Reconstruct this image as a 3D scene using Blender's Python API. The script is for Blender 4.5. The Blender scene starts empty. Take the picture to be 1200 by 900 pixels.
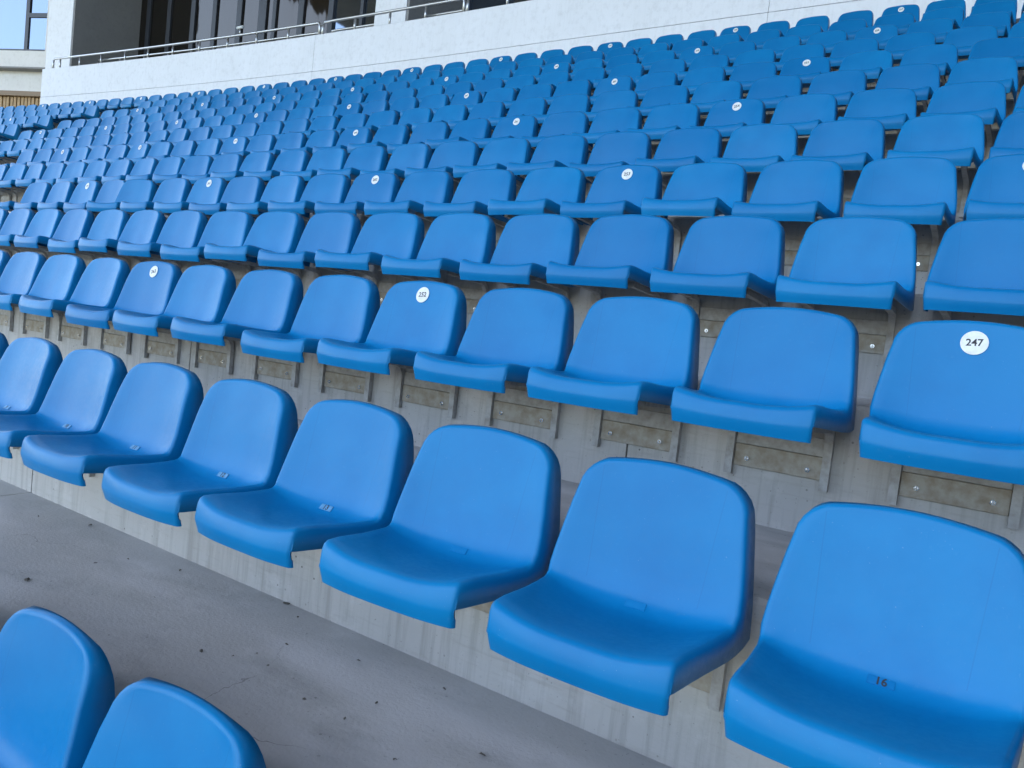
import bpy, bmesh, math, random
from mathutils import Vector, Matrix
R = math.radians
rnd = random.Random(7)
scene = bpy.context.scene
COL = scene.collection

# ------------------------------------------------------------------ camera
OZ = 2.95                                   # height of the reference row top over the field
CAM = Vector((0.0, -1.7135, 0.2624 + OZ))
YAW, PITCH, ROLL, FPX = 0.5795, -0.0679, 0.1114, 896.3
Fv = Vector((-math.sin(YAW)*math.cos(PITCH), math.cos(YAW)*math.cos(PITCH), math.sin(PITCH)))
Rt = Vector((math.cos(YAW), math.sin(YAW), 0)); Up = Rt.cross(Fv)
Rv = math.cos(ROLL)*Rt + math.sin(ROLL)*Up
Uv = -math.sin(ROLL)*Rt + math.cos(ROLL)*Up
cd = bpy.data.cameras.new('camera'); cam = bpy.data.objects.new('camera', cd); COL.objects.link(cam)
cam.matrix_world = Matrix(((Rv.x, Uv.x, -Fv.x, CAM.x), (Rv.y, Uv.y, -Fv.y, CAM.y), (Rv.z, Uv.z, -Fv.z, CAM.z), (0, 0, 0, 1)))
cd.sensor_width = 36.0; cd.sensor_fit = 'HORIZONTAL'; cd.lens = FPX/1200*36
cd.clip_start = 0.05; cd.clip_end = 5000
scene.camera = cam

# ------------------------------------------------------------------ sky, sun, exposure
SUN_EL, SUN_AZ = R(64), R(205)              # azimuth from +Y; the sun stands over the field, the canopy shades the seats
w = bpy.data.worlds.new('World'); scene.world = w; w.use_nodes = True
nt = w.node_tree; nt.nodes.clear()
sky = nt.nodes.new('ShaderNodeTexSky'); sky.sky_type = 'NISHITA'; sky.sun_disc = False
sky.sun_elevation = SUN_EL; sky.sun_rotation = SUN_AZ
sky.dust_density = 1.5; sky.ozone_density = 1.0; sky.air_density = 1.0
bg = nt.nodes.new('ShaderNodeBackground'); bg.inputs['Strength'].default_value = 0.15
wo = nt.nodes.new('ShaderNodeOutputWorld')
nt.links.new(sky.outputs[0], bg.inputs[0]); nt.links.new(bg.outputs[0], wo.inputs[0])
sd = bpy.data.lights.new('sun', 'SUN'); sd.energy = 4.5; sd.angle = R(0.5); sd.color = (1.0, 0.95, 0.88)
sun = bpy.data.objects.new('sun', sd); COL.objects.link(sun)
sdir = Vector((math.sin(SUN_AZ)*math.cos(SUN_EL), math.cos(SUN_AZ)*math.cos(SUN_EL), math.sin(SUN_EL)))
sun.rotation_euler = sdir.to_track_quat('Z', 'Y').to_euler(); sun.location = (0, 0, 60)
vs = scene.view_settings
vs.view_transform = 'Standard'; vs.look = 'None'; vs.gamma = 1.0; vs.exposure = 2.15; vs.use_curve_mapping = False

# ------------------------------------------------------------------ helpers
def ray(px, py):                            # photo pixel (1200 x 900) -> direction
    return Fv + Rv*((px-600)/FPX) - Uv*((py-450)/FPX)
def on_plane(px, py, p0, n):
    v = ray(px, py); return CAM + v*((p0-CAM).dot(n)/v.dot(n))
def project(p):
    d = p-CAM; z = d.dot(Fv)
    return 600+FPX*d.dot(Rv)/z, 450-FPX*d.dot(Uv)/z, z

def obj(name, me, mat=None, parent=None):
    o = bpy.data.objects.new(name, me); COL.objects.link(o)
    if mat and me is not None and not me.materials: me.materials.append(mat)
    if parent: o.parent = parent
    return o
def tag(o, label=None, cat=None, group=None, kind=None):
    if label: o['label'] = label
    if cat: o['category'] = cat
    if group: o['group'] = group
    if kind: o['kind'] = kind
    return o
def empty(name, loc, rz=0):
    o = bpy.data.objects.new(name, None); COL.objects.link(o)
    o.location = loc; o.rotation_euler = (0, 0, rz); o.empty_display_size = .1
    return o
def mesh_from(verts, faces, smooth=False, name='m'):
    me = bpy.data.meshes.new(name); me.from_pydata([tuple(v) for v in verts], [], faces)
    bm = bmesh.new(); bm.from_mesh(me); bmesh.ops.recalc_face_normals(bm, faces=bm.faces); bm.to_mesh(me); bm.free()
    if smooth:
        for p in me.polygons: p.use_smooth = True
    me.update(); return me
def bm_mesh(bm, smooth=False, recalc=True):
    if recalc: bmesh.ops.recalc_face_normals(bm, faces=bm.faces)
    me = bpy.data.meshes.new('m'); bm.to_mesh(me); bm.free()
    if smooth:
        for p in me.polygons: p.use_smooth = True
    return me
def box_bm(bm, lo, hi, M=None):
    vs_ = []
    for z in (lo[2], hi[2]):
        for y in (lo[1], hi[1]):
            for x in (lo[0], hi[0]):
                v = Vector((x, y, z)); vs_.append(bm.verts.new(M @ v if M else v))
    for f in ((0, 1, 3, 2), (4, 5, 7, 6), (0, 1, 5, 4), (2, 3, 7, 6), (0, 2, 6, 4), (1, 3, 7, 5)):
        bm.faces.new([vs_[i] for i in f])
    return vs_
def box_mesh(lo, hi, bev=0.0, M=None):
    bm = bmesh.new(); box_bm(bm, lo, hi, M)
    if bev: bmesh.ops.bevel(bm, geom=list(bm.edges), offset=bev, segments=1, affect='EDGES')
    return bm_mesh(bm)
def tube_bm(bm, pts, rad, n=8, sec=None, cap=True):
    rings = []
    for i, p in enumerate(pts):
        p = Vector(p)
        t = (Vector(pts[min(i+1, len(pts)-1)])-Vector(pts[max(i-1, 0)])).normalized()
        a = Vector((1, 0, 0)) if abs(t.x) < .9 else Vector((0, 0, 1))
        s = (a - t*a.dot(t)).normalized(); b = t.cross(s)
        if sec: ring = [bm.verts.new(p + s*u + b*v) for u, v in sec]
        else: ring = [bm.verts.new(p + (s*math.cos(2*math.pi*k/n)+b*math.sin(2*math.pi*k/n))*rad) for k in range(n)]
        rings.append(ring)
    m = len(rings[0])
    for i in range(len(rings)-1):
        for k in range(m): bm.faces.new((rings[i][k], rings[i][(k+1) % m], rings[i+1][(k+1) % m], rings[i+1][k]))
    if cap: bm.faces.new(rings[0]); bm.faces.new(rings[-1])
def text_mesh(s, size):
    cu = bpy.data.curves.new('t', 'FONT'); cu.body = s; cu.size = size; cu.align_x = 'CENTER'; cu.align_y = 'CENTER'
    cu.resolution_u = 3; cu.offset = size*0.02
    o = bpy.data.objects.new('t', cu); COL.objects.link(o)
    dg = bpy.context.evaluated_depsgraph_get(); me = bpy.data.meshes.new_from_object(o.evaluated_get(dg))
    bpy.data.objects.remove(o); bpy.data.curves.remove(cu)
    return me

# ------------------------------------------------------------------ materials
def new_mat(name):
    m = bpy.data.materials.new(name); m.use_nodes = True
    t = m.node_tree; b = t.nodes['Principled BSDF']; return m, t, b
def N(t, typ, **kw):
    n = t.nodes.new(typ)
    for k, v in kw.items():
        if k in n.inputs: n.inputs[k].default_value = v
        else: setattr(n, k, v)
    return n
def ramp(t, src, stops):
    r = t.nodes.new('ShaderNodeValToRGB'); e = r.color_ramp.elements
    while len(e) > 1: e.remove(e[-1])
    e[0].position = stops[0][0]; e[0].color = (*stops[0][1], 1) if len(stops[0][1]) == 3 else stops[0][1]
    for p, c in stops[1:]:
        x = e.new(p); x.color = (*c, 1)
    t.links.new(src, r.inputs[0]); return r.outputs[0]
def mixc(t, fac, a, b, mode='MIX'):
    m = t.nodes.new('ShaderNodeMix'); m.data_type = 'RGBA'; m.blend_type = mode
    for s, i in ((fac, 0), (a, 6), (b, 7)):
        if hasattr(s, 'is_linked'): t.links.new(s, m.inputs[i])
        else: m.inputs[i].default_value = s if i == 0 else (*s, 1)
    return m.outputs[2]
def math_(t, op, a, b=None, c=None):
    n = t.nodes.new('ShaderNodeMath'); n.operation = op
    for i, s in enumerate((a, b, c)):
        if s is None: continue
        if hasattr(s, 'is_linked'): t.links.new(s, n.inputs[i])
        else: n.inputs[i].default_value = s
    return n.outputs[0]
def noise(t, co, scale, detail=5, rough=.55):
    n = N(t, 'ShaderNodeTexNoise', Scale=scale, Detail=detail, Roughness=rough)
    t.links.new(co, n.inputs['Vector']); return n.outputs[0]
def mapped(t, co, sc):
    n = t.nodes.new('ShaderNodeMapping'); n.inputs['Scale'].default_value = sc
    t.links.new(co, n.inputs['Vector']); return n.outputs[0]

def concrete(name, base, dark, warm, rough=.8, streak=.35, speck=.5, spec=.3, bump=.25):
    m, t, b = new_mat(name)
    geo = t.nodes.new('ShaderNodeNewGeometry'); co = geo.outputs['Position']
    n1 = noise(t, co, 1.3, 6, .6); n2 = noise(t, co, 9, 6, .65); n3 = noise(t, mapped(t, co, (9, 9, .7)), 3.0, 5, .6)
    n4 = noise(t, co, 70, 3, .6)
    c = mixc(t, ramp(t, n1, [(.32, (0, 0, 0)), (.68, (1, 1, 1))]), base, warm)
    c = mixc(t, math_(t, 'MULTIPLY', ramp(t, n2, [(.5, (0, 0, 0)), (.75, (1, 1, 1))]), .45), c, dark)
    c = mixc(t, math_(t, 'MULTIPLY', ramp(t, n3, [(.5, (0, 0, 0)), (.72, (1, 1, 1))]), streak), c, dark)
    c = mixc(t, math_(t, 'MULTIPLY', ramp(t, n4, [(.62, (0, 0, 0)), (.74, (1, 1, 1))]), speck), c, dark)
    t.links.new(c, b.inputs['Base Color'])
    b.inputs['Specular IOR Level'].default_value = spec
    t.links.new(ramp(t, n2, [(.3, (rough-.1,)*3), (.7, (min(1, rough+.1),)*3)]), b.inputs['Roughness'])
    bp = N(t, 'ShaderNodeBump', Strength=bump, Distance=.004)
    t.links.new(math_(t, 'ADD', n4, math_(t, 'MULTIPLY', n2, .7)), bp.inputs['Height']); t.links.new(bp.outputs[0], b.inputs['Normal'])
    return m

def step_material():
    # one concrete for the whole precast step: trowelled, worn tread, its base painted darker for weaker light from above; board-cast riser with run-off streaks
    m, t, b = new_mat('precast_concrete')
    geo = t.nodes.new('ShaderNodeNewGeometry'); co = geo.outputs['Position']
    sep = t.nodes.new('ShaderNodeSeparateXYZ'); t.links.new(geo.outputs['True Normal'], sep.inputs[0])
    flat = ramp(t, sep.outputs[2], [(.85, (0, 0, 0)), (.97, (1, 1, 1))])
    n1 = noise(t, co, 1.1, 6, .6); n2 = noise(t, co, 7, 7, .65); n4 = noise(t, co, 85, 3, .6)
    n5 = noise(t, mapped(t, co, (1, 2.2, 1)), 2.6, 7, .7)
    n3 = noise(t, mapped(t, co, (16, 16, .8)), 2.0, 6, .65); nf = noise(t, mapped(t, co, (40, 40, 40)), 6, 3, .5)
    # riser
    rc = mixc(t, ramp(t, n1, [(.35, (0, 0, 0)), (.65, (1, 1, 1))]), (.50, .48, .44), (.43, .41, .375))
    rc = mixc(t, math_(t, 'MULTIPLY', ramp(t, n3, [(.48, (0, 0, 0)), (.68, (1, 1, 1))]), .55), rc, (.27, .25, .22))
    rc = mixc(t, math_(t, 'MULTIPLY', ramp(t, n2, [(.55, (0, 0, 0)), (.72, (1, 1, 1))]), .55), rc, (.60, .585, .55))
    rc = mixc(t, math_(t, 'MULTIPLY', ramp(t, n4, [(.66, (0, 0, 0)), (.74, (1, 1, 1))]), .6), rc, (.10, .09, .08))
    nv = N(t, 'ShaderNodeTexVoronoi', Scale=26.0); t.links.new(co, nv.inputs['Vector'])
    pit = math_(t, 'MULTIPLY', math_(t, 'LESS_THAN', nv.outputs['Distance'], .10), ramp(t, n5, [(.45, (0, 0, 0)), (.6, (1, 1, 1))]))
    rc = mixc(t, math_(t, 'MULTIPLY', pit, .75), rc, (.07, .065, .06))
    nl = noise(t, mapped(t, co, (3, 3, 30)), 2.2, 4, .6)
    rc = mixc(t, math_(t, 'MULTIPLY', ramp(t, nl, [(.55, (0, 0, 0)), (.7, (1, 1, 1))]), .3), rc, (.33, .30, .26))
    # tread
    tc = mixc(t, ramp(t, n1, [(.35, (0, 0, 0)), (.65, (1, 1, 1))]), (.45, .44, .42), (.36, .35, .335))
    tc = mixc(t, math_(t, 'MULTIPLY', ramp(t, n5, [(.5, (0, 0, 0)), (.7, (1, 1, 1))]), .6), tc, (.23, .225, .215))
    tc = mixc(t, math_(t, 'MULTIPLY', ramp(t, n2, [(.55, (0, 0, 0)), (.75, (1, 1, 1))]), .5), tc, (.50, .49, .475))
    tc = mixc(t, math_(t, 'MULTIPLY', ramp(t, n4, [(.68, (0, 0, 0)), (.74, (1, 1, 1))]), .7), tc, (.05, .05, .045))
    tc = mixc(t, math_(t, 'MULTIPLY', pit, .5), tc, (.07, .07, .065))
    nsw = noise(t, mapped(t, co, (1.0, 3.2, 1)), 1.3, 3, .5)
    tc = mixc(t, math_(t, 'MULTIPLY', ramp(t, nsw, [(.5, (0, 0, 0)), (.66, (1, 1, 1))]), .45), tc, (.55, .54, .53))
    wv = t.nodes.new('ShaderNodeVectorMath'); wv.operation = 'MULTIPLY_ADD'; wn = N(t, 'ShaderNodeTexNoise', Scale=2.5, Detail=5.0)
    t.links.new(co, wn.inputs['Vector']); t.links.new(wn.outputs['Color'], wv.inputs[0]); wv.inputs[1].default_value = (.5, .5, .5); t.links.new(co, wv.inputs[2])
    vc = N(t, 'ShaderNodeTexVoronoi', Scale=.75); vc.feature = 'DISTANCE_TO_EDGE'; t.links.new(wv.outputs[0], vc.inputs['Vector'])
    ck = math_(t, 'MULTIPLY', math_(t, 'LESS_THAN', vc.outputs['Distance'], .0009), ramp(t, n1, [(.56, (0, 0, 0)), (.62, (1, 1, 1))]))
    tc = mixc(t, math_(t, 'MULTIPLY', ck, .55), tc, (.06, .055, .05)); rc = mixc(t, math_(t, 'MULTIPLY', ck, .6), rc, (.09, .08, .07))
    t.links.new(mixc(t, flat, rc, tc), b.inputs['Base Color'])
    rr = math_(t, 'SUBTRACT', .82, math_(t, 'MULTIPLY', flat, math_(t, 'ADD', .24, math_(t, 'MULTIPLY', n2, .25))))
    t.links.new(rr, b.inputs['Roughness']); b.inputs['Specular IOR Level'].default_value = .4
    bp = N(t, 'ShaderNodeBump', Strength=.35, Distance=.004)
    t.links.new(math_(t, 'ADD', n4, math_(t, 'MULTIPLY', n2, .8)), bp.inputs['Height']); t.links.new(bp.outputs[0], b.inputs['Normal'])
    return m

def seat_material():
    m, t, b = new_mat('blue_plastic')
    tc = t.nodes.new('ShaderNodeTexCoord'); co = tc.outputs['Object']
    oi = t.nodes.new('ShaderNodeObjectInfo'); rd = oi.outputs['Random']
    geo = t.nodes.new('ShaderNodeNewGeometry')
    sep = t.nodes.new('ShaderNodeSeparateXYZ'); t.links.new(co, sep.inputs[0])
    off = t.nodes.new('ShaderNodeVectorMath'); off.operation = 'ADD'; t.links.new(co, off.inputs[0])
    cx = t.nodes.new('ShaderNodeCombineXYZ'); t.links.new(math_(t, 'MULTIPLY', rd, 37.), cx.inputs[0]); t.links.new(math_(t, 'MULTIPLY', rd, 91.), cx.inputs[2]); t.links.new(cx.outputs[0], off.inputs[1])
    p = off.outputs[0]
    n1 = noise(t, p, 5, 4, .6); n2 = noise(t, p, 60, 4, .7); n3 = noise(t, mapped(t, p, (60, 60, 3)), 4, 3, .6)
    c = mixc(t, rd, SEAT_A, SEAT_B)
    c = mixc(t, math_(t, 'MULTIPLY', ramp(t, n1, [(.4, (0, 0, 0)), (.7, (1, 1, 1))]), .55), c, SEAT_C)
    # dust and scuffs
    c = mixc(t, math_(t, 'MULTIPLY', ramp(t, n2, [(.62, (0, 0, 0)), (.8, (1, 1, 1))]), .10), c, (.20, .33, .46))
    c = mixc(t, math_(t, 'MULTIPLY', ramp(t, n3, [(.66, (0, 0, 0)), (.8, (1, 1, 1))]), .12), c, (.18, .32, .46))
    n6 = noise(t, p, 190, 2, .5)
    c = mixc(t, math_(t, 'MULTIPLY', ramp(t, n6, [(.74, (0, 0, 0)), (.80, (1, 1, 1))]), .35), c, (.30, .42, .52))
    # mould lines on the back panel
    ax = math_(t, 'ABSOLUTE', sep.outputs[0])
    d = math_(t, 'ABSOLUTE', math_(t, 'SUBTRACT', ax, math_(t, 'MULTIPLY_ADD', sep.outputs[2], .06, .152)))
    ln = math_(t, 'MULTIPLY', math_(t, 'LESS_THAN', d, .0011), math_(t, 'MULTIPLY', math_(t, 'GREATER_THAN', sep.outputs[2], -.285), math_(t, 'LESS_THAN', sep.outputs[2], -.03)))
    c = mixc(t, math_(t, 'MULTIPLY', ln, .16), c, (.01, .06, .18))
    t.links.new(c, b.inputs['Base Color'])
    t.links.new(ramp(t, n2, [(.3, (.30,)*3), (.75, (.44,)*3)]), b.inputs['Roughness'])
    b.inputs['Specular IOR Level'].default_value = .24
    bp = N(t, 'ShaderNodeBump', Strength=.06, Distance=.002)
    t.links.new(math_(t, 'SUBTRACT', n2, math_(t, 'MULTIPLY', ln, 2.0)), bp.inputs['Height']); t.links.new(bp.outputs[0], b.inputs['Normal'])
    return m
SEAT_A, SEAT_B, SEAT_C = (.0008, .160, .385), (.0020, .190, .430), (.0006, .138, .350)

def simple(name, col, rough=.5, metal=0., spec=.5, var=0., scale=8, dark=None):
    m, t, b = new_mat(name)
    b.inputs['Roughness'].default_value = rough; b.inputs['Metallic'].default_value = metal
    b.inputs['Specular IOR Level'].default_value = spec
    if var:
        geo = t.nodes.new('ShaderNodeNewGeometry')
        n = noise(t, geo.outputs['Position'], scale, 5, .6)
        dk = dark or tuple(x*(1-var) for x in col)
        t.links.new(mixc(t, ramp(t, n, [(.38, (0, 0, 0)), (.68, (1, 1, 1))]), col, dk), b.inputs['Base Color'])
    else: b.inputs['Base Color'].default_value = (*col, 1)
    return m
M_STEP = step_material(); M_SEAT = seat_material()
M_WALL = concrete('painted_white_concrete', (.86, .87, .885), (.62, .62, .62), (.82, .83, .84), .8, .18, .12)
M_CREAM = concrete('cream_plaster', (.80, .78, .74), (.60, .57, .52), (.76, .74, .70), .85, .15, .1)
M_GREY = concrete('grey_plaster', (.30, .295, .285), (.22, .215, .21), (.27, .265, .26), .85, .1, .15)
M_GALV = simple('galvanised_steel', (.44, .43, .41), .6, .15, .5, .35, 30, (.30, .28, .25))
M_PLATE = simple('weathered_plate', (.42, .385, .325), .7, .1, .4, .5, 22, (.29, .235, .165))
M_BOLT = simple('bright_bolt', (.8, .8, .8), .22, 1.0)
M_STICK = simple('sticker_vinyl', (.78, .80, .77), .5, 0, .4, .16, 45)
M_INK = simple('black_ink', (.022, .022, .025), .6)
M_PALE = simple('worn_number_plate', (.10, .31, .52), .5, 0, .5, .3, 120)
M_RAIL = simple('stainless_pipe', (.55, .55, .54), .32, .85)
M_FRAME = simple('dark_window_frame', (.035, .04, .05), .45)
M_WOOD = simple('timber_slat', (.50, .33, .16), .6, 0, .4, .3, 12)
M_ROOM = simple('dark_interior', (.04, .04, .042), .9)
M_LEAF = simple('dry_leaf', (.085, .075, .06), .8)
M_GROUND = simple('field_ground', (.08, .085, .06), .95, 0, .2, .25, .2)
def glass_mat(name, col, refl):
    m, t, b = new_mat(name)
    b.inputs['Base Color'].default_value = (*col, 1); b.inputs['Roughness'].default_value = .03
    b.inputs['Metallic'].default_value = refl; return m
M_GSKY = glass_mat('coated_glass', (.19, .23, .285), .9)
m, t, b = new_mat('bronze_glass')
b.inputs['Base Color'].default_value = (.075, .066, .056, 1); b.inputs['Metallic'].default_value = .85; b.inputs['Roughness'].default_value = .05
geo = t.nodes.new('ShaderNodeNewGeometry'); nz = noise(t, mapped(t, geo.outputs['Position'], (1.2, 1.2, .5)), 1.6, 2, .5)
bp = N(t, 'ShaderNodeBump', Strength=.22, Distance=.05); t.links.new(nz, bp.inputs['Height']); t.links.new(bp.outputs[0], b.inputs['Normal'])
M_GCLR = m

# ------------------------------------------------------------------ layout of the stand
D, H = 0.8029, 0.4368
X0, RAD = -8.3, 148.0
def yoff(x): return -max(0., X0-x)**2/(2*RAD)
def ang(x): return max(0., X0-x)/RAD
def row_y(r): return (r-1)*D - (.030 if r == 1 else 0)
def row_z(r): return ((r-1)*H if r >= 1 else -.516 + r*H) + OZ
def riser_y(r): return (r-1)*D + .07
def tread_z(r): return ((r-1)*H - .285 if r >= 1 else -.752 + r*H) + OZ
WALL_Y = 9.7

# ground
gm = mesh_from([(-1500, -1500, 0), (1500, -1500, 0), (1500, 1500, 0), (-1500, 1500, 0)], [(0, 1, 2, 3)])
tag(obj('ground', gm, M_GROUND), kind='structure')

# precast steps, one row each, cut into units by open joints
def joints(r):
    special = {0: [-3.82, -9.3], 1: [-3.82, -9.3], 2: [-1.158, -3.856, -9.4]}
    if r in special: js = special[r]
    else:
        g = random.Random(100+r); x = -g.uniform(.5, 4.5); js = []
        while x > -40: js.append(x); x -= 5.4
    xs = [8.6, 5.8] + [j for j in js if j > -33]
    while xs[-1] > -27: xs.append(xs[-1]-5.4)
    return xs
def bent(x, y, z):
    a = ang(x); return (x, y+yoff(x), z)
for r in range(-4, 13):
    root = tag(empty('terrace_step_row', (0, riser_y(r), tread_z(r))), kind='structure')
    y0, z1 = riser_y(r), tread_z(r); z0 = tread_z(r-1) if r > -4 else 0.0
    y1 = riser_y(r+1) if r < 12 else WALL_Y + .3
    bv = .012
    js = joints(r)
    for i in range(len(js)-1):
        xa, xb = js[i+1]+.004, js[i]-.004
        n = max(1, int((xb-xa)/1.2)); verts = []; faces = []
        sec = [(y0, z0-.12), (y0, z1-bv), (y0+bv, z1), (y1-.001, z1), (y1-.001, z1-.16), (y0+.16, z1-.16), (y0+.16, z0-.12)]
        k = len(sec)
        for j in range(n+1):
            x = xa+(xb-xa)*j/n
            for (y, z) in sec:
                bx = bent(x, y, z); verts.append((bx[0], bx[1]-root.location.y, bx[2]-root.location.z))
        for j in range(n):
            for q in range(k):
                faces.append((j*k+q, j*k+(q+1) % k, (j+1)*k+(q+1) % k, (j+1)*k+q))
        faces.append(tuple(range(k))); faces.append(tuple(n*k+q for q in range(k)))
        obj('precast_unit', mesh_from(verts, faces), M_STEP, root)

# ------------------------------------------------------------------ seat meshes
RIM = .0115
PROF = [  # y, z, half width, side lift (bowl)
 (-.404, -.388, .196, .000), (-.4095, -.372, .198, .002), (-.4155, -.3555, .199, .004), (-.4155, -.3475, .200, .006),
 (-.4090, -.3185, .2015, .014), (-.4030, -.3085, .202, .016), (-.391, -.3045, .203, .018), (-.350, -.3060, .206, .020), (-.300, -.312, .209, .023),
 (-.240, -.320, .214, .026), (-.180, -.326, .220, .030), (-.135, -.328, .224, .032), (-.108, -.320, .227, .030),
 (-.090, -.302, .228, .028), (-.079, -.276, .228, .026), (-.068, -.236, .225, .024), (-.056, -.182, .218, .021), (-.044, -.128, .210, .018)]
RC, WT = .080, .205
CORN = (0, 15, 30, 45, 57, 68, 78)
for a in CORN:
    z = -.0105 - RC + (RC-RIM)*math.sin(R(a))
    y = -.044 + .26*(z+.128); PROF.append((y, z, WT-RC+RIM+(RC-RIM)*math.cos(R(a)), .016*(1-a/140)))
XE = PROF[-1][2]-RIM
SK = {2: (-.3970, -.3500), 3: (-.395, -.3445), 4: (-.392, -.3435), 5: (-.387, -.3440), 6: (-.380, -.3445), 7: (-.345, -.3465), 8: (-.300, -.3495), 9: (-.240, -.3535), 10: (-.180, -.3575), 11: (-.135, -.3605)}
SK2 = {12: (-.085, -.362), 13: (-.035, -.362), 14: (.018, -.356), 15: (.020, -.285), 16: (.020, -.205)}
def skirt_end(i, x, p):
    if i <= 1: return Vector((x, p.y+.0135, p.z+.001))
    if i in SK: return Vector((x, *SK[i]))
    if i <= 11: return Vector((x, p.y, -.362))
    if i in SK2: return Vector((x, *SK2[i]))
    if i >= 18: return Vector((x, .018-.012*math.sin(R(CORN[i-18])), p.z))
    return Vector((x, .019, p.z))
def make_shell(nu, skip=()):
    idx = [i for i in range(len(PROF)) if i not in skip]
    us = [math.sin(math.pi/2*(2*k/(nu-1)-1))*.35 + .65*(2*k/(nu-1)-1) for k in range(nu)]
    G = []
    for i in idx:
        y, z, hw, lift = PROF[i]
        j0, j1 = max(0, i-1), min(len(PROF)-1, i+1)
        ty, tz = PROF[j1][0]-PROF[j0][0], PROF[j1][1]-PROF[j0][1]; L = math.hypot(ty, tz)
        ny, nz = -tz/L, ty/L                      # towards the sitter
        rowp = []
        for u in us:
            b_ = max(0, abs(u)-.25)/.75
            q = lift*b_**2
            plan = .014*abs(u)**3 if i <= 6 else (.010*abs(u)**3 if i == 7 else 0)
            arch = -.015*max(0, 1-((hw-RIM)*u/XE)**2)*(math.sin(R(CORN[i-18]))/math.sin(R(78)))**2 if i >= 18 else 0
            if i <= 10: rowp.append(Vector(((hw-RIM)*u, y+plan, z+q)))
            else: rowp.append(Vector(((hw-RIM)*u, y+ny*q-.26*arch, z+nz*q-arch)))
        G.append(rowp)
    bm = bmesh.new(); V = [[bm.verts.new(p) for p in rw] for rw in G]
    for a in range(len(V)-1):
        for k in range(nu-1): bm.faces.new((V[a][k], V[a][k+1], V[a+1][k+1], V[a+1][k]))
    # boundary loop: left side up, top, right side down
    loop = [(a, 0) for a in range(len(V))] + [(len(V)-1, k) for k in range(1, nu-1)] + [(a, nu-1) for a in range(len(V)-1, -1, -1)]
    def nrm(a, k):
        if idx[a] >= 18: return Vector((0, -1, .26)).normalized()
        a0, a1, k0, k1 = max(0, a-1), min(len(V)-1, a+1), max(0, k-1), min(nu-1, k+1)
        return (G[a][k1]-G[a][k0]).cross(G[a1][k]-G[a0][k]).normalized()
    rings = [[] for _ in range(6)]
    m_ = len(loop)
    for li, (a, k) in enumerate(loop):
        p = G[a][k]; pa = loop[max(0, li-1)]; pb = loop[min(m_-1, li+1)]
        T = (G[pb[0]][pb[1]]-G[pa[0]][pa[1]]).normalized(); nn = nrm(a, k)
        o_ = T.cross(nn); c_ = Vector((0, -.15, -.2)) if a > 11 else Vector((0, p.y, p.z))
        o_ = (o_-nn*o_.dot(nn)).normalized()
        if o_.dot(p-Vector((0, c_.y, c_.z))) < 0: o_ = -o_
        i = idx[a]; top = (a == len(V)-1)
        if i <= 13: o_ = Vector((1 if p.x > 0 else -1, 0, 0))
        edge = p + o_*RIM
        if top: e = Vector((edge.x, .006, edge.z-.001))
        else: e = skirt_end(i, edge.x, edge)
        fd = (e-p); fd = fd-o_*fd.dot(o_)
        fd = fd.normalized() if fd.length > 1e-5 else -nn
        if i <= 3: fd = Vector((0, 1, 0))
        elif i <= 5: fd = Vector((0, .6, -.8))
        elif i <= 10: fd = Vector((0, 0, -1))
        rings[0].append(V[a][k])
        for q, an in ((1, 30), (2, 60), (3, 90)):
            rings[q].append(bm.verts.new(p + o_*(RIM*math.sin(R(an))) + fd*(RIM*(1-math.cos(R(an))))))
        rings[4].append(bm.verts.new(e))
        rings[5].append(bm.verts.new(e - o_*.006))
    for q in range(5):
        for li in range(m_-1):
            f = (rings[q][li], rings[q][li+1], rings[q+1][li+1], rings[q+1][li])
            try: bm.faces.new(f)
            except ValueError: pass
    bmesh.ops.remove_doubles(bm, verts=list(bm.verts), dist=1e-5)
    return bm_mesh(bm, True)
SHELL = make_shell(15)
def back_y(z):
    for (a, b_) in zip(PROF[13:], PROF[14:]):
        if a[1] <= z <= b_[1]: return a[0]+(b_[0]-a[0])*(z-a[1])/(b_[1]-a[1])
# bracket
lb = bmesh.new()
sq = [(-.013, -.011), (.013, -.011), (.013, .011), (-.013, .011)]
tube_bm(lb, [(0, .056, -.566), (0, .056, -.44), (0, .052, -.405), (0, .035, -.378), (0, .005, -.366), (0, -.06, -.362), (0, -.27, -.350)], 0, sec=sq)
LEG = bm_mesh(lb)
PLATE = box_mesh((-.1415, .0585, -.536), (.1415, .0685, -.462), .0015)
STRIP = box_mesh((-.1415, .060, -.4605), (.1415, .0690, -.402), .0015)
bb = bmesh.new()
bmesh.ops.create_cone(bb, cap_ends=True, segments=6, radius1=.009, radius2=.009, depth=.008, matrix=Matrix.Translation((0, -.004, 0)) @ Matrix.Rotation(R(90), 4, 'X'))
bmesh.ops.create_cone(bb, cap_ends=True, segments=8, radius1=.005, radius2=.003, depth=.008, matrix=Matrix.Translation((0, -.012, 0)) @ Matrix.Rotation(R(90), 4, 'X'))
BOLT = bm_mesh(bb)
sb = bmesh.new(); bmesh.ops.create_cone(sb, cap_ends=True, segments=28, radius1=.0345, radius2=.0345, depth=.0012); DISC = bm_mesh(sb)
for me_, ma in ((SHELL, M_SEAT), (LEG, M_GALV), (PLATE, M_PLATE), (STRIP, M_GALV), (BOLT, M_BOLT), (DISC, M_STICK)): me_.materials.append(ma)
TEXTS = {}
def number_mesh(s, size):
    if (s, size) not in TEXTS:
        TEXTS[(s, size)] = text_mesh(s, size); TEXTS[(s, size)].materials.append(M_INK)
    return TEXTS[(s, size)]

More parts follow.
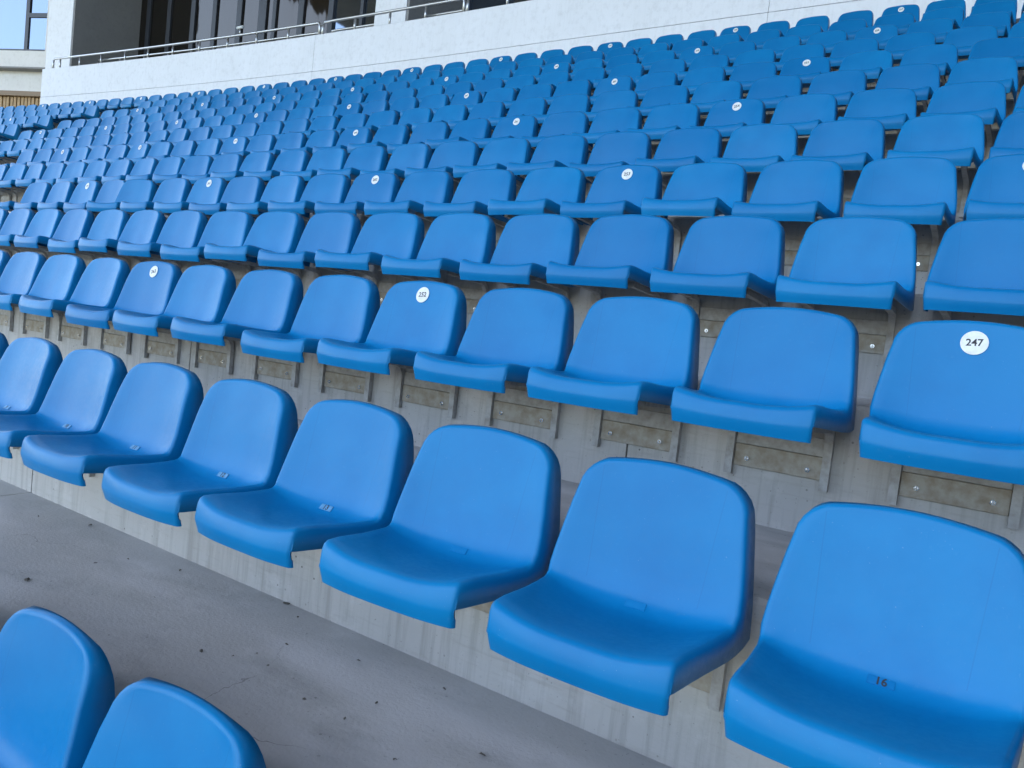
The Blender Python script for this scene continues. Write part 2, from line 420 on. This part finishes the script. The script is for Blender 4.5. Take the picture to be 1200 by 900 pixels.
# ------------------------------------------------------------------ where the seats are
XO = {1: .0544, 2: -.4325, 3: -.406, 4: -.3777, 5: -.3538, 6: -.3377, 7: -.3112, 8: -.2895, 9: -.5686, 10: -.5519, 11: -.542, 12: -1.1458}
STK = {2: [-.128, -2.13, -4.13, -6.13], 4: [-.078, -2.052, -4.067, -6.055, -8.068], 6: [-.009, -2.009, -3.999, -5.999, -7.977, -9.962, -11.888],
 8: [.028, -1.972, -3.933, -5.894, -7.859, -9.777, -11.713, -13.72, -15.822], 10: [.27, -1.73, -3.711, -5.688, -7.59, -9.536, -11.439, -13.432, -15.477, None, -18.33, -20.25],
 12: [.2, -1.799, -3.866, -5.803, -7.835, -9.789, -11.712, -13.774, -15.874, -17.959, -19.975, -21.975, -23.98]}
AISLE = (-18.16, -16.72)
def sticker_number(col, r):                 # the stickers snake up and down the stand, column by column
    if col == 0: return {2: '247', 4: '248'}.get(r, '')
    k = (r-2)//2
    base = 252 + (col-1)*6
    return str(base + (k if col % 2 == 1 else 5-k))
seats = []                                  # row, centre x, sticker text or None, (row, sticker left/right context)
for r in range(1, 13):
    lst = []
    if r in STK:
        an = STK[r]
        for c in range(len(an)):
            if an[c] is None: continue
            lst.append([an[c]+.008, c])
            nx = an[c+1] if c+1 < len(an) else None
            if nx is None:
                for q in (1, 2): lst.append([an[c]+.008-.5*q, (c, q)])
            else:
                for q in (1, 2, 3): lst.append([an[c]+.008+(nx-an[c])*q/4, (c, q)])
        first = an[0]
        for q in range(1, 9): lst.append([first+.008+.5*q, (0, -q)])
    else:
        c0 = XO[r]-.19; p = .5 if r <= 3 else .4925
        for k in range(-60, 10): lst.append([c0 + k*(p if k < 0 else .5), None])
    for x, s in lst:
        if r >= 8 and r < 12 and AISLE[0]-.19 < x < AISLE[1]+.19: continue
        if r == 4 and abs(x+7.06) < .2 and s is not None: x -= .0
        seats.append((r, x, s))
for x in (-2.33, -1.765, -1.250, -.745, -.24): seats.append((0, x, None))

cand = []
for r, x, s in seats:
    p = Vector((x, row_y(r)+yoff(x), row_z(r)))
    d0 = (p-CAM).dot(Fv)
    if d0 < .3: continue
    pts = [project(p+Vector((dx, dy, dz))) for dx in (-.2, .2) for dy, dz in ((0, 0), (-.4, -.35))]
    inn = any(0 <= a[0] <= 1200 and 0 <= a[1] <= 900 for a in pts)
    near = any(-70 <= a[0] <= 2000 and -150 <= a[1] <= 1050 for a in pts)
    if r == 0: near = True
    if inn or (near and -3 < x < 4): cand.append((d0, inn, r, x, s))
cand.sort(key=lambda c: (not c[1], c[0]))
vis = [c for c in cand if c[1]]; offs = [c for c in cand if not c[1]]
singles = vis[:300]; rest = vis[300:]
print('SEATS in view', len(vis), 'off', len(offs), 'stuff', len(rest))

ORD = ['zeroth', 'first', 'second', 'third', 'fourth', 'fifth', 'sixth', 'seventh', 'eighth', 'ninth', 'tenth', 'eleventh', 'top']
def context(r, x):
    c = [(abs(x2-x), s2) for r2, x2, s2 in seats if r2 == r]
    return min(c, key=lambda q: q[0])[1]
PLACE = ('next', 'second', 'third')
def label_for(r, x, s):
    if r == 0: return 'blue plastic seat below the walkway, backed against its lower edge'
    if r == 1:
        n = 16 - round((-.1356 - x)/.5)
        if n == 16: return 'blue seat with dark number 16 on its pan, along the walkway'
        if n in (13, 12): return f'blue seat along the walkway with small pale number plate {n}'
        if 9 <= n <= 15: return f'blue seat along the walkway, {ORD[16-n]} one past number 16'
        return 'blue seat in the row along the walkway, beyond the numbered seats'
    o = ORD[r]
    if r in (2, 4, 6):
        if isinstance(s, int):
            nb = sticker_number(s, r)
            if nb: return f'blue {o} row seat with round white sticker {nb} on its back'
        elif s[1] > 0:
            a_, b_ = sticker_number(s[0], r), sticker_number(s[0]+1, r)
            if a_: return f'plain blue {o} row seat, {PLACE[s[1]-1]} from sticker {a_} towards sticker {b_}'
    if r in (3, 5, 7):
        c = context(r-1, x)
        if isinstance(c, int):
            nb = sticker_number(c, r-1)
            if nb: return f'plain blue {o} row seat straight behind the seat with sticker {nb}'
        elif c[1] > 0:
            a_, b_ = sticker_number(c[0], r-1), sticker_number(c[0]+1, r-1)
            if a_: return f'plain blue {o} row seat behind the {PLACE[c[1]-1]} one from sticker {a_} towards {b_}'
    if isinstance(s, int): return f'blue seat with round white sticker in the {o} row above the walkway'
    return f'plain blue seat without sticker in the {o} row above the walkway'
def group_for(r, s): return f'blue seats of the {ORD[r]} row' if r else 'blue seats below the walkway'

def add_seat(r, x, s, full):
    g = random.Random(int((x+60)*1000)*17+r)
    dx, rz, tilt = g.gauss(0, .005), g.gauss(0, R(1.5)), g.gauss(0, R(.9))
    if r == 4 and abs(x+7.07) < .22: dx, rz = -.085, R(9)
    a = ang(x)
    root = empty('stadium_chair', (x+dx, row_y(r)+yoff(x), row_z(r)), a+rz)
    tag(root, label_for(r, x, s), 'stadium chair', group_for(r, s))
    sh = obj('shell', SHELL, None, root); sh.rotation_euler = (tilt, 0, 0)
    dyr = .030 if r == 1 else (.0 if r else .0)
    legs = [obj('leg', LEG, None, root) for _ in (0, 1)]
    for o, sx in zip(legs, (-1, 1)): o.location = (sx*.155, dyr, 0)
    pl = obj('bracket_plate', PLATE, None, root); pl.location = (0, dyr, 0)
    st = obj('upper_strip', STRIP, None, root); st.location = (0, dyr, 0)
    if full:
        for sx in (-1, 1):
            bo = obj('bolt', BOLT, None, pl); bo.location = (sx*.098+g.gauss(0, .002), .0585, -.507+g.gauss(0, .003)); bo.rotation_euler = (0, g.uniform(0, 1), 0)
    if isinstance(s, int):
        z = -.062; dk = obj('number_sticker', DISC, None, root)
        n_ang = math.atan2(.26, 1)                 # the back leans
        dk.location = Matrix.Rotation(tilt, 3, 'X') @ Vector((0, back_y(z)-.0022, z))
        dk.rotation_euler = (Matrix.Rotation(R(90)-n_ang+tilt, 4, 'X') @ Matrix.Rotation(g.gauss(R(7), R(5)), 4, 'Z')).to_euler()
        nb = sticker_number(s, r)
        if nb:
            t_ = obj('number', number_mesh(nb, .028), None, dk); t_.location = (0, 0, .0010)
    if r == 1:
        n = 16 - round((-.1356 - x)/.5)
        if 9 <= n <= 16:
            pm = box_mesh((-.024, -.009, -.0012), (.024, .009, .0012), .0006)
            np_ = obj('number_plate', pm, M_PALE if n <= 13 else M_SEAT, root)
            np_.location = Matrix.Rotation(tilt, 3, 'X') @ Vector((.0, -.1024, -.3124)) + Vector((0, .0006, -.0006))*(n > 13); np_.rotation_euler = (R(45)+tilt, 0, 0)
            if n == 16 or n <= 13:
                t_ = obj('number', number_mesh(str(n), .022), None, np_); t_.location = (0, 0, .0016)
    return root
for d0, inn, r, x, s in singles + offs: add_seat(r, x, s, r <= 5)
# the smallest, farthest seats: one mass
if rest:
    LOW = make_shell(7, skip=(1, 3, 5, 8, 10, 13, 15, 19, 21, 23)); tot_v = []; tot_f = []
    DL = []
    def add_me(me, Mx):
        o_ = len(tot_v); tot_v.extend((Mx @ v.co)[:] for v in me.vertices)
        tot_f.extend(tuple(o_+i for i in p.vertices) for p in me.polygons)
    sv, sf = [], []
    for d0, inn, r, x, s in rest:
        g = random.Random(int((x+60)*1000)*17+r)
        Mx = Matrix.Translation((x, row_y(r)+yoff(x), row_z(r))) @ Matrix.Rotation(ang(x)+g.gauss(0, R(.9)), 4, 'Z')
        add_me(LOW, Mx); add_me(LEG, Mx @ Matrix.Translation((-.155, 0, 0))); add_me(LEG, Mx @ Matrix.Translation((.155, 0, 0)))
        if isinstance(s, int):
            Ms = Mx @ Matrix.Translation((0, back_y(-.062)-.003, -.062)) @ Matrix.Rotation(R(90)-math.atan2(.26, 1), 4, 'X')
            o_ = len(sv); sv.extend((Ms @ v.co)[:] for v in DISC.vertices); sf.extend(tuple(o_+i for i in p.vertices) for p in DISC.polygons)
    fv, ff = tot_v + sv, tot_f + [tuple(len(tot_v)+i for i in f) for f in sf]
    me = bpy.data.meshes.new('m'); me.from_pydata(fv, [], ff); me.materials.append(M_SEAT); me.materials.append(M_STICK)
    for i, p in enumerate(me.polygons):
        p.use_smooth = True
        if i >= len(tot_f): p.material_index = 1; p.use_smooth = False
    tag(obj('stadium_chairs', me), 'mass of the farthest small blue seats on the upper rows', 'stadium chairs', kind='stuff')

# ------------------------------------------------------------------ aisle steps (half-height blocks in the gangway)
for r in range(7, 12):
    xm = (AISLE[0]+AISLE[1])/2
    a_ = tag(obj('aisle_step', box_mesh((-.60, -.42, 0), (.60, .068, H*.5), .008), M_STEP), f'concrete half step in the gangway below the {ORD[r+1]} row', 'step', 'gangway steps')
    a_.location = (xm, riser_y(r+1)+yoff(xm)-.071, tread_z(r)+.002); a_.rotation_euler = (0, 0, ang(xm))

# ------------------------------------------------------------------ back parapet wall
WTOP, WGRV = 6.10+OZ, 5.325+OZ
cuts = [8.7, -3.73, -13.405, -23.75]
pw = tag(empty('parapet_wall', (-8, WALL_Y, tread_z(12))), 'white painted concrete parapet wall behind the top row of seats', 'wall')
def wall_strip(xa, xb, y0, y1, z0, z1, bev=.01):
    n = max(1, int((xb-xa)/1.0)); verts = []; faces = []
    sec = [(y0, z0), (y0, z1-bev), (y0+bev, z1), (y1-bev, z1), (y1, z1-bev), (y1, z0)]; k = len(sec)
    for j in range(n+1):
        x = xa+(xb-xa)*j/n
        for (y, z) in sec: verts.append(Vector(bent(x, y, z))-pw.location)
    for j in range(n):
        for q in range(k): faces.append((j*k+q, j*k+(q+1) % k, (j+1)*k+(q+1) % k, (j+1)*k+q))
    faces.append(tuple(range(k))); faces.append(tuple(n*k+q for q in range(k)))
    return mesh_from(verts, faces)
for i in range(3):
    obj('wall_panel', wall_strip(cuts[i+1]+.004, cuts[i]-.004, WALL_Y, WALL_Y+.25, WGRV+.005, WTOP), M_WALL, pw)
    obj('wall_plinth', wall_strip(cuts[i+1]+.004, cuts[i]-.004, WALL_Y-.004, WALL_Y+.25, tread_z(12)-.3, WGRV-.005, .003), M_WALL, pw)
obj('wall_core', wall_strip(cuts[3]+.02, cuts[0]-.02, WALL_Y+.02, WALL_Y+.23, tread_z(12)-.3, WTOP-.03), M_GREY, pw)

# railings on the parapet
def wall_x(px, dy=.12, z=WTOP):
    lo, hi = -40., 8.
    for _ in range(50):
        m_ = (lo+hi)/2; a_ = project(Vector(bent(m_, WALL_Y+dy, z)))[0]
        if a_ < px: lo = m_
        else: hi = m_
    return (lo+hi)/2
def railing(px_list, dy, hgt, label, z0, end_bend=True, grp=None):
    xs = [wall_x(p, dy, z0) for p in px_list]
    root = tag(empty('railing', bent(xs[0], WALL_Y+dy, z0)), label, 'railing', grp)
    L = root.location
    pts = []
    n = 14
    if end_bend: pts += [Vector(bent(xs[0], WALL_Y+dy, z0)), Vector(bent(xs[0], WALL_Y+dy, z0+hgt-.05))]
    for j in range(n+1):
        x = xs[0]+.04+(xs[-1]-xs[0]-.08)*j/n; pts.append(Vector(bent(x, WALL_Y+dy, z0+hgt)))
    pts += [Vector(bent(xs[-1], WALL_Y+dy, z0+hgt-.05)), Vector(bent(xs[-1], WALL_Y+dy, z0))]
    bm = bmesh.new(); tube_bm(bm, [p-L for p in pts], .030, 8); obj('top_rail', bm_mesh(bm, True), M_RAIL, root)
    for x in xs[1:-1]:
        bm = bmesh.new(); b0 = Vector(bent(x, WALL_Y+dy, z0))-L
        tube_bm(bm, [b0, b0+Vector((0, 0, hgt-.02))], .024, 8); obj('post', bm_mesh(bm, True), M_RAIL, root)
    return root
railing([62, 70, 93, 118, 146, 173, 202, 233, 266, 300, 337, 374], .12, .30, 'stainless pipe railing on the white parapet before the dark glazing', WTOP)
railing([377.5, 415, 456, 498, 543], .12, .30, 'stainless pipe railing on the white parapet before the pale pier', WTOP)
railing([547, 594, 645, 700], .12, .30, 'stainless pipe railing on the parapet before the blue glass', WTOP)
railing([113, 139, 167, 195, 222, 248, 273, 302, 338, 372], 1.15, .60, 'thin second pipe railing behind the parapet before the dark glazing', WTOP, True)
railing([385, 427, 449], 1.15, .60, 'short pipe railing behind the parapet beside the pale pier', WTOP, True)
railing([480, 509, 545], 1.15, .60, 'short pipe railing behind the parapet before the dark doorway', WTOP, True)

# ------------------------------------------------------------------ building behind the parapet
A = Vector((-23.75, 9.55, 0)); fa = R(3.6)
e_ = Vector((math.cos(fa), math.sin(fa), 0)); n_ = Vector((math.sin(fa), -math.cos(fa), 0))
Mf = Matrix.Translation(A) @ Matrix.Rotation(fa, 4, 'Z')     # local: x along the facade, -y towards the seats, z up
Mi = Mf.inverted()
def fl(px, py, back):                                        # pixel -> local point on the plane lying 'back' behind the front face
    return Mi @ on_plane(px, py, A - n_*back, n_)
bd = tag(empty('stadium_building', A), 'pale stadium building with dark bronze glazing behind the white parapet', 'building')
bd.rotation_euler = (0, 0, fa)
FLOOR, CEIL, TOPZ = OZ+5.2, OZ+10.2, OZ+20.5
GB = 2.0
def part(name, lo, hi, mat, bev=0., parent=bd):
    return obj(name, box_mesh(lo, hi, bev), mat, parent)
xl = fl(57, 20, 0).x; xc = fl(84.5, 30, 0).x
part('pier', (xl, 0, 0), (xc, GB+.3, CEIL), M_WALL)
part('shade_toned_return_wall', (xc+.001, .02, FLOOR), (xc+.06, GB+.1, CEIL), M_GREY)  # side face of the pier; its shade is put into the grey colour
x2a, x2b = fl(440, 10, 0).x, fl(476, 10, 0).x
part('pier', (x2a, 0, FLOOR-1), (x2b, GB+.3, CEIL), M_WALL)
part('shade_toned_return_wall', (x2b+.001, .02, FLOOR), (x2b+.06, GB+.1, CEIL), M_GREY)  # second pier's side face, shade painted in as grey
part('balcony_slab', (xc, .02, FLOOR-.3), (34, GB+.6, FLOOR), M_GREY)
part('upper_wall', (xl, -.05, CEIL), (34, 12, TOPZ), M_WALL)
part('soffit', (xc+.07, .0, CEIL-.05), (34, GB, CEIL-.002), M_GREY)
part('assumed_canopy', (xl-14, -27, OZ+19.3), (34, -.06, OZ+19.9), simple('brown_roof_lining', (.20, .16, .12), .8, 0, .3, .4, .8, (.10, .08, .06)))  # unseen roof, assumed; its reach is tuned for the shade on the seats
part('added_shade_wall', (32.6, -24, 0), (33.0, -.02, OZ+14), M_GREY)  # unseen wall added to darken the right-facing sides of the seats
part('room_back', (xc, GB+2.6, FLOOR), (34, GB+2.7, CEIL), M_ROOM)
part('room_floor', (xc, GB+.6, FLOOR-.3), (34, GB+2.6, FLOOR), M_ROOM)
def lx(px, py=25): return fl(px, py, GB).x
mull = [(151, 4), (175, 5), (199, 5), (227, 5.5), (252, 5), (281, 6), (308, 9), (322, 4), (353, 6), (388, 5)]
mx_ = [(lx(p), w_) for p, w_ in mull]
pxm = (lx(300)-lx(299))
for x, w_ in mx_:
    part('mullion', (x-w_*pxm/2, GB-.05, FLOOR), (x+w_*pxm/2, GB+.08, CEIL-.05), M_FRAME, .004)
part('bottom_rail', (mx_[0][0], GB-.04, FLOOR+.01), (mx_[-1][0], GB+.07, FLOOR+.10), M_FRAME)
part('transom', (mx_[0][0], GB-.03, FLOOR+4.0), (mx_[-1][0], GB+.06, FLOOR+4.08), M_FRAME)
for (xa, wa), (xb, wb) in zip(mx_, mx_[1:]):
    part('glass_pane', (xa+wa*pxm/2, GB+.005, FLOOR+.1), (xb-wb*pxm/2, GB+.017, CEIL-.05), M_GCLR)
# sky-reflecting glazing between the curtained bay and the second pier
gx0, gx1, gm_ = mx_[-1][0]+.06, x2a+.4, lx(425, 15)
part('mullion', (gm_-.05, GB-.05, FLOOR), (gm_+.05, GB+.08, CEIL-.05), M_FRAME, .004)
part('glass_pane', (gx0, GB+.02, FLOOR), (gm_-.05, GB+.035, CEIL-.05), M_GSKY)
part('glass_pane', (gm_+.05, GB+.02, FLOOR), (gx1, GB+.035, CEIL-.05), M_GSKY)
dx0, dx1 = lx(495, 15), lx(549, 8)
part('door_frame', (dx0-.04, GB-.05, FLOOR), (dx0+.05, GB+.08, CEIL-.05), M_FRAME)
part('door_frame', (dx1-.05, GB-.05, FLOOR), (dx1+.05, GB+.08, CEIL-.05), M_FRAME)
part('glass_door', (dx0+.05, GB+.02, FLOOR), (dx1-.05, GB+.032, CEIL-.05), M_GCLR)
k0 = dx1+.05
for k in range(9):
    part('glass_pane', (k0+k*2.1, GB+.02, FLOOR), (k0+k*2.1+2.03, GB+.035, CEIL-.05), M_GSKY)
    part('mullion', (k0+k*2.1+2.035, GB-.05, FLOOR), (k0+k*2.1+2.095, GB+.08, CEIL-.05), M_FRAME)

# small camera on the railing
px_ = wall_x(281, .12, WTOP+.30); b0 = Vector(bent(px_, WALL_Y+.12, WTOP+.31))
sc = tag(empty('security_camera', b0), 'small white camera head standing on the pipe railing', 'camera')
bm = bmesh.new(); tube_bm(bm, [(0, 0, .0), (0, 0, .13)], .018, 8); obj('stem', bm_mesh(bm, True), M_RAIL, sc)
bm = bmesh.new(); tube_bm(bm, [(-.07, -.02, .155), (-.06, -.02, .15), (.06, .0, .165), (.10, 0, .17)], .035, 10); obj('housing', bm_mesh(bm, True), M_STICK, sc)

# ------------------------------------------------------------------ left building
la = R(19)
P0 = CAM + ray(50, 60)*25.5
e2 = Vector((math.cos(la), math.sin(la), 0)); n2 = Vector((math.sin(la), -math.cos(la), 0))
B0 = Vector((P0.x, P0.y, 0)); Ml = Matrix.Translation(B0) @ Matrix.Rotation(la, 4, 'Z'); Mli = Ml.inverted()
def ll(px, py, back=0): return Mli @ on_plane(px, py, B0 - n2*back, n2)
lbd = tag(empty('side_building', B0), 'cream building with large blue windows beyond the parapet end', 'building'); lbd.rotation_euler = (0, 0, la)
xr = 3.0; xlft = -26.0
zb, zt = ll(25, 59.3).z, 22.0
zl = ll(25, 79).z; zs = ll(25, 105).z; zw = ll(25, 110.5).z
wx1 = ll(54, 40).x; wx0 = wx1-7.5
part('wall', (wx1, 0, zb), (xr, 6, zt), M_CREAM, 0, lbd)
part('wall', (xlft, 0, zb), (wx0, 6, zt), M_CREAM, 0, lbd)
part('spandrel', (xlft, -.002, zl), (xr, 6, zb-.001), M_CREAM, 0, lbd)
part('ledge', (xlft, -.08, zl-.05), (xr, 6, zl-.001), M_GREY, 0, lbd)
part('lower_wall', (xlft, .25, zs), (xr, 6, zl-.051), M_CREAM, 0, lbd)
part('slat_beam', (xlft, .15, zw), (xr, .6, zs-.001), simple('dark_timber', (.28, .2, .13), .7), 0, lbd)
part('backing', (xlft, .55, .02), (xr, 6, zw-.001), M_ROOM, 0, lbd)
part('lintel', (wx0, 0, zb+5.2), (wx1-.001, 6, zt), M_CREAM, 0, lbd)
# slats
sx = ll(48, 116).x; pitch = (ll(40, 116).x-ll(0, 116).x)/9.4
k = 0; SL = box_mesh((-pitch*.36, 0, 0), (pitch*.36, .06, zw-.5), .006); SL.materials.append(M_WOOD)
xx = sx+1.5
while xx > ll(-60, 116).x:
    o = obj('timber_slat', SL, None, lbd); o.location = (xx, .28+rnd.uniform(-.01, .01), .49); xx -= pitch
# windows
fy = .10
xm = ll(29, 30).x; zm = ll(45, 16.5).z; fw = .07
part('glass_pane', (wx0+.06, fy+.02, zb+.08), (xm-fw, fy+.035, zb+5.1), M_GSKY, 0, lbd)
part('glass_pane', (xm+fw, fy+.02, zb+.08), (wx1-.05, fy+.035, zm-fw), M_GSKY, 0, lbd)
part('glass_pane', (xm+fw*1.9, fy+.02, zm+fw), (wx1-.05, fy+.035, zb+5.1), M_GSKY, 0, lbd)
part('window_frame', (xm-fw, fy-.02, zb+.001), (xm+fw, fy+.10, zb+5.15), M_FRAME, 0, lbd)
part('window_frame', (xm+fw+.001, fy-.02, zm-fw), (wx1-.001, fy+.10, zm+fw), M_FRAME, 0, lbd)
part('window_frame', (wx0+.001, fy-.02, zb+.001), (xm-fw-.001, fy+.10, zb+.08), M_FRAME, 0, lbd)
part('window_frame', (xm+fw+.001, fy-.02, zb+.001), (wx1-.001, fy+.10, zb+.08), M_FRAME, 0, lbd)
part('room_back', (wx0, .6, zb), (wx1, .7, zb+5.2), M_ROOM, 0, lbd)

# ------------------------------------------------------------------ litter on the walkway
spots = [(32, 679, .020), (106, 615, .018), (112, 660, .008), (211, 668, .011), (181, 700, .006), (336, 707, .016), (342, 704, .009), (349, 723, .006), (273, 769, .008),
         (236, 763, .010), (301, 766, .005), (314, 780, .005), (565, 884, .013), (521, 807, .009), (420, 774, .010), (404, 842, .007), (441, 824, .008), (45, 605, .008), (336, 755, .009), (357, 819, .006), (463, 890, .008), (150, 655, .006)]
for i, (px, py, s_) in enumerate(spots):
    p = on_plane(px, py, Vector((0, 0, tread_z(0)+.004)), Vector((0, 0, 1)))
    k = 7; vv = [(0, 0, .004)]
    for j in range(k): rr = s_*rnd.uniform(.35, .8); vv.append((rr*math.cos(j*2*math.pi/k)*1.3, rr*math.sin(j*2*math.pi/k)*.8, rnd.uniform(-.002, .003)))
    o = obj('leaf_scrap', mesh_from(vv, [(0, 1+j, 1+(j+1) % k) for j in range(k)]), M_LEAF)
    o.location = p; o.rotation_euler = (0, 0, rnd.uniform(0, 6)); tag(o, 'tiny dark leaf scrap lying on the grey walkway', 'leaf', 'leaf scraps on the walkway')
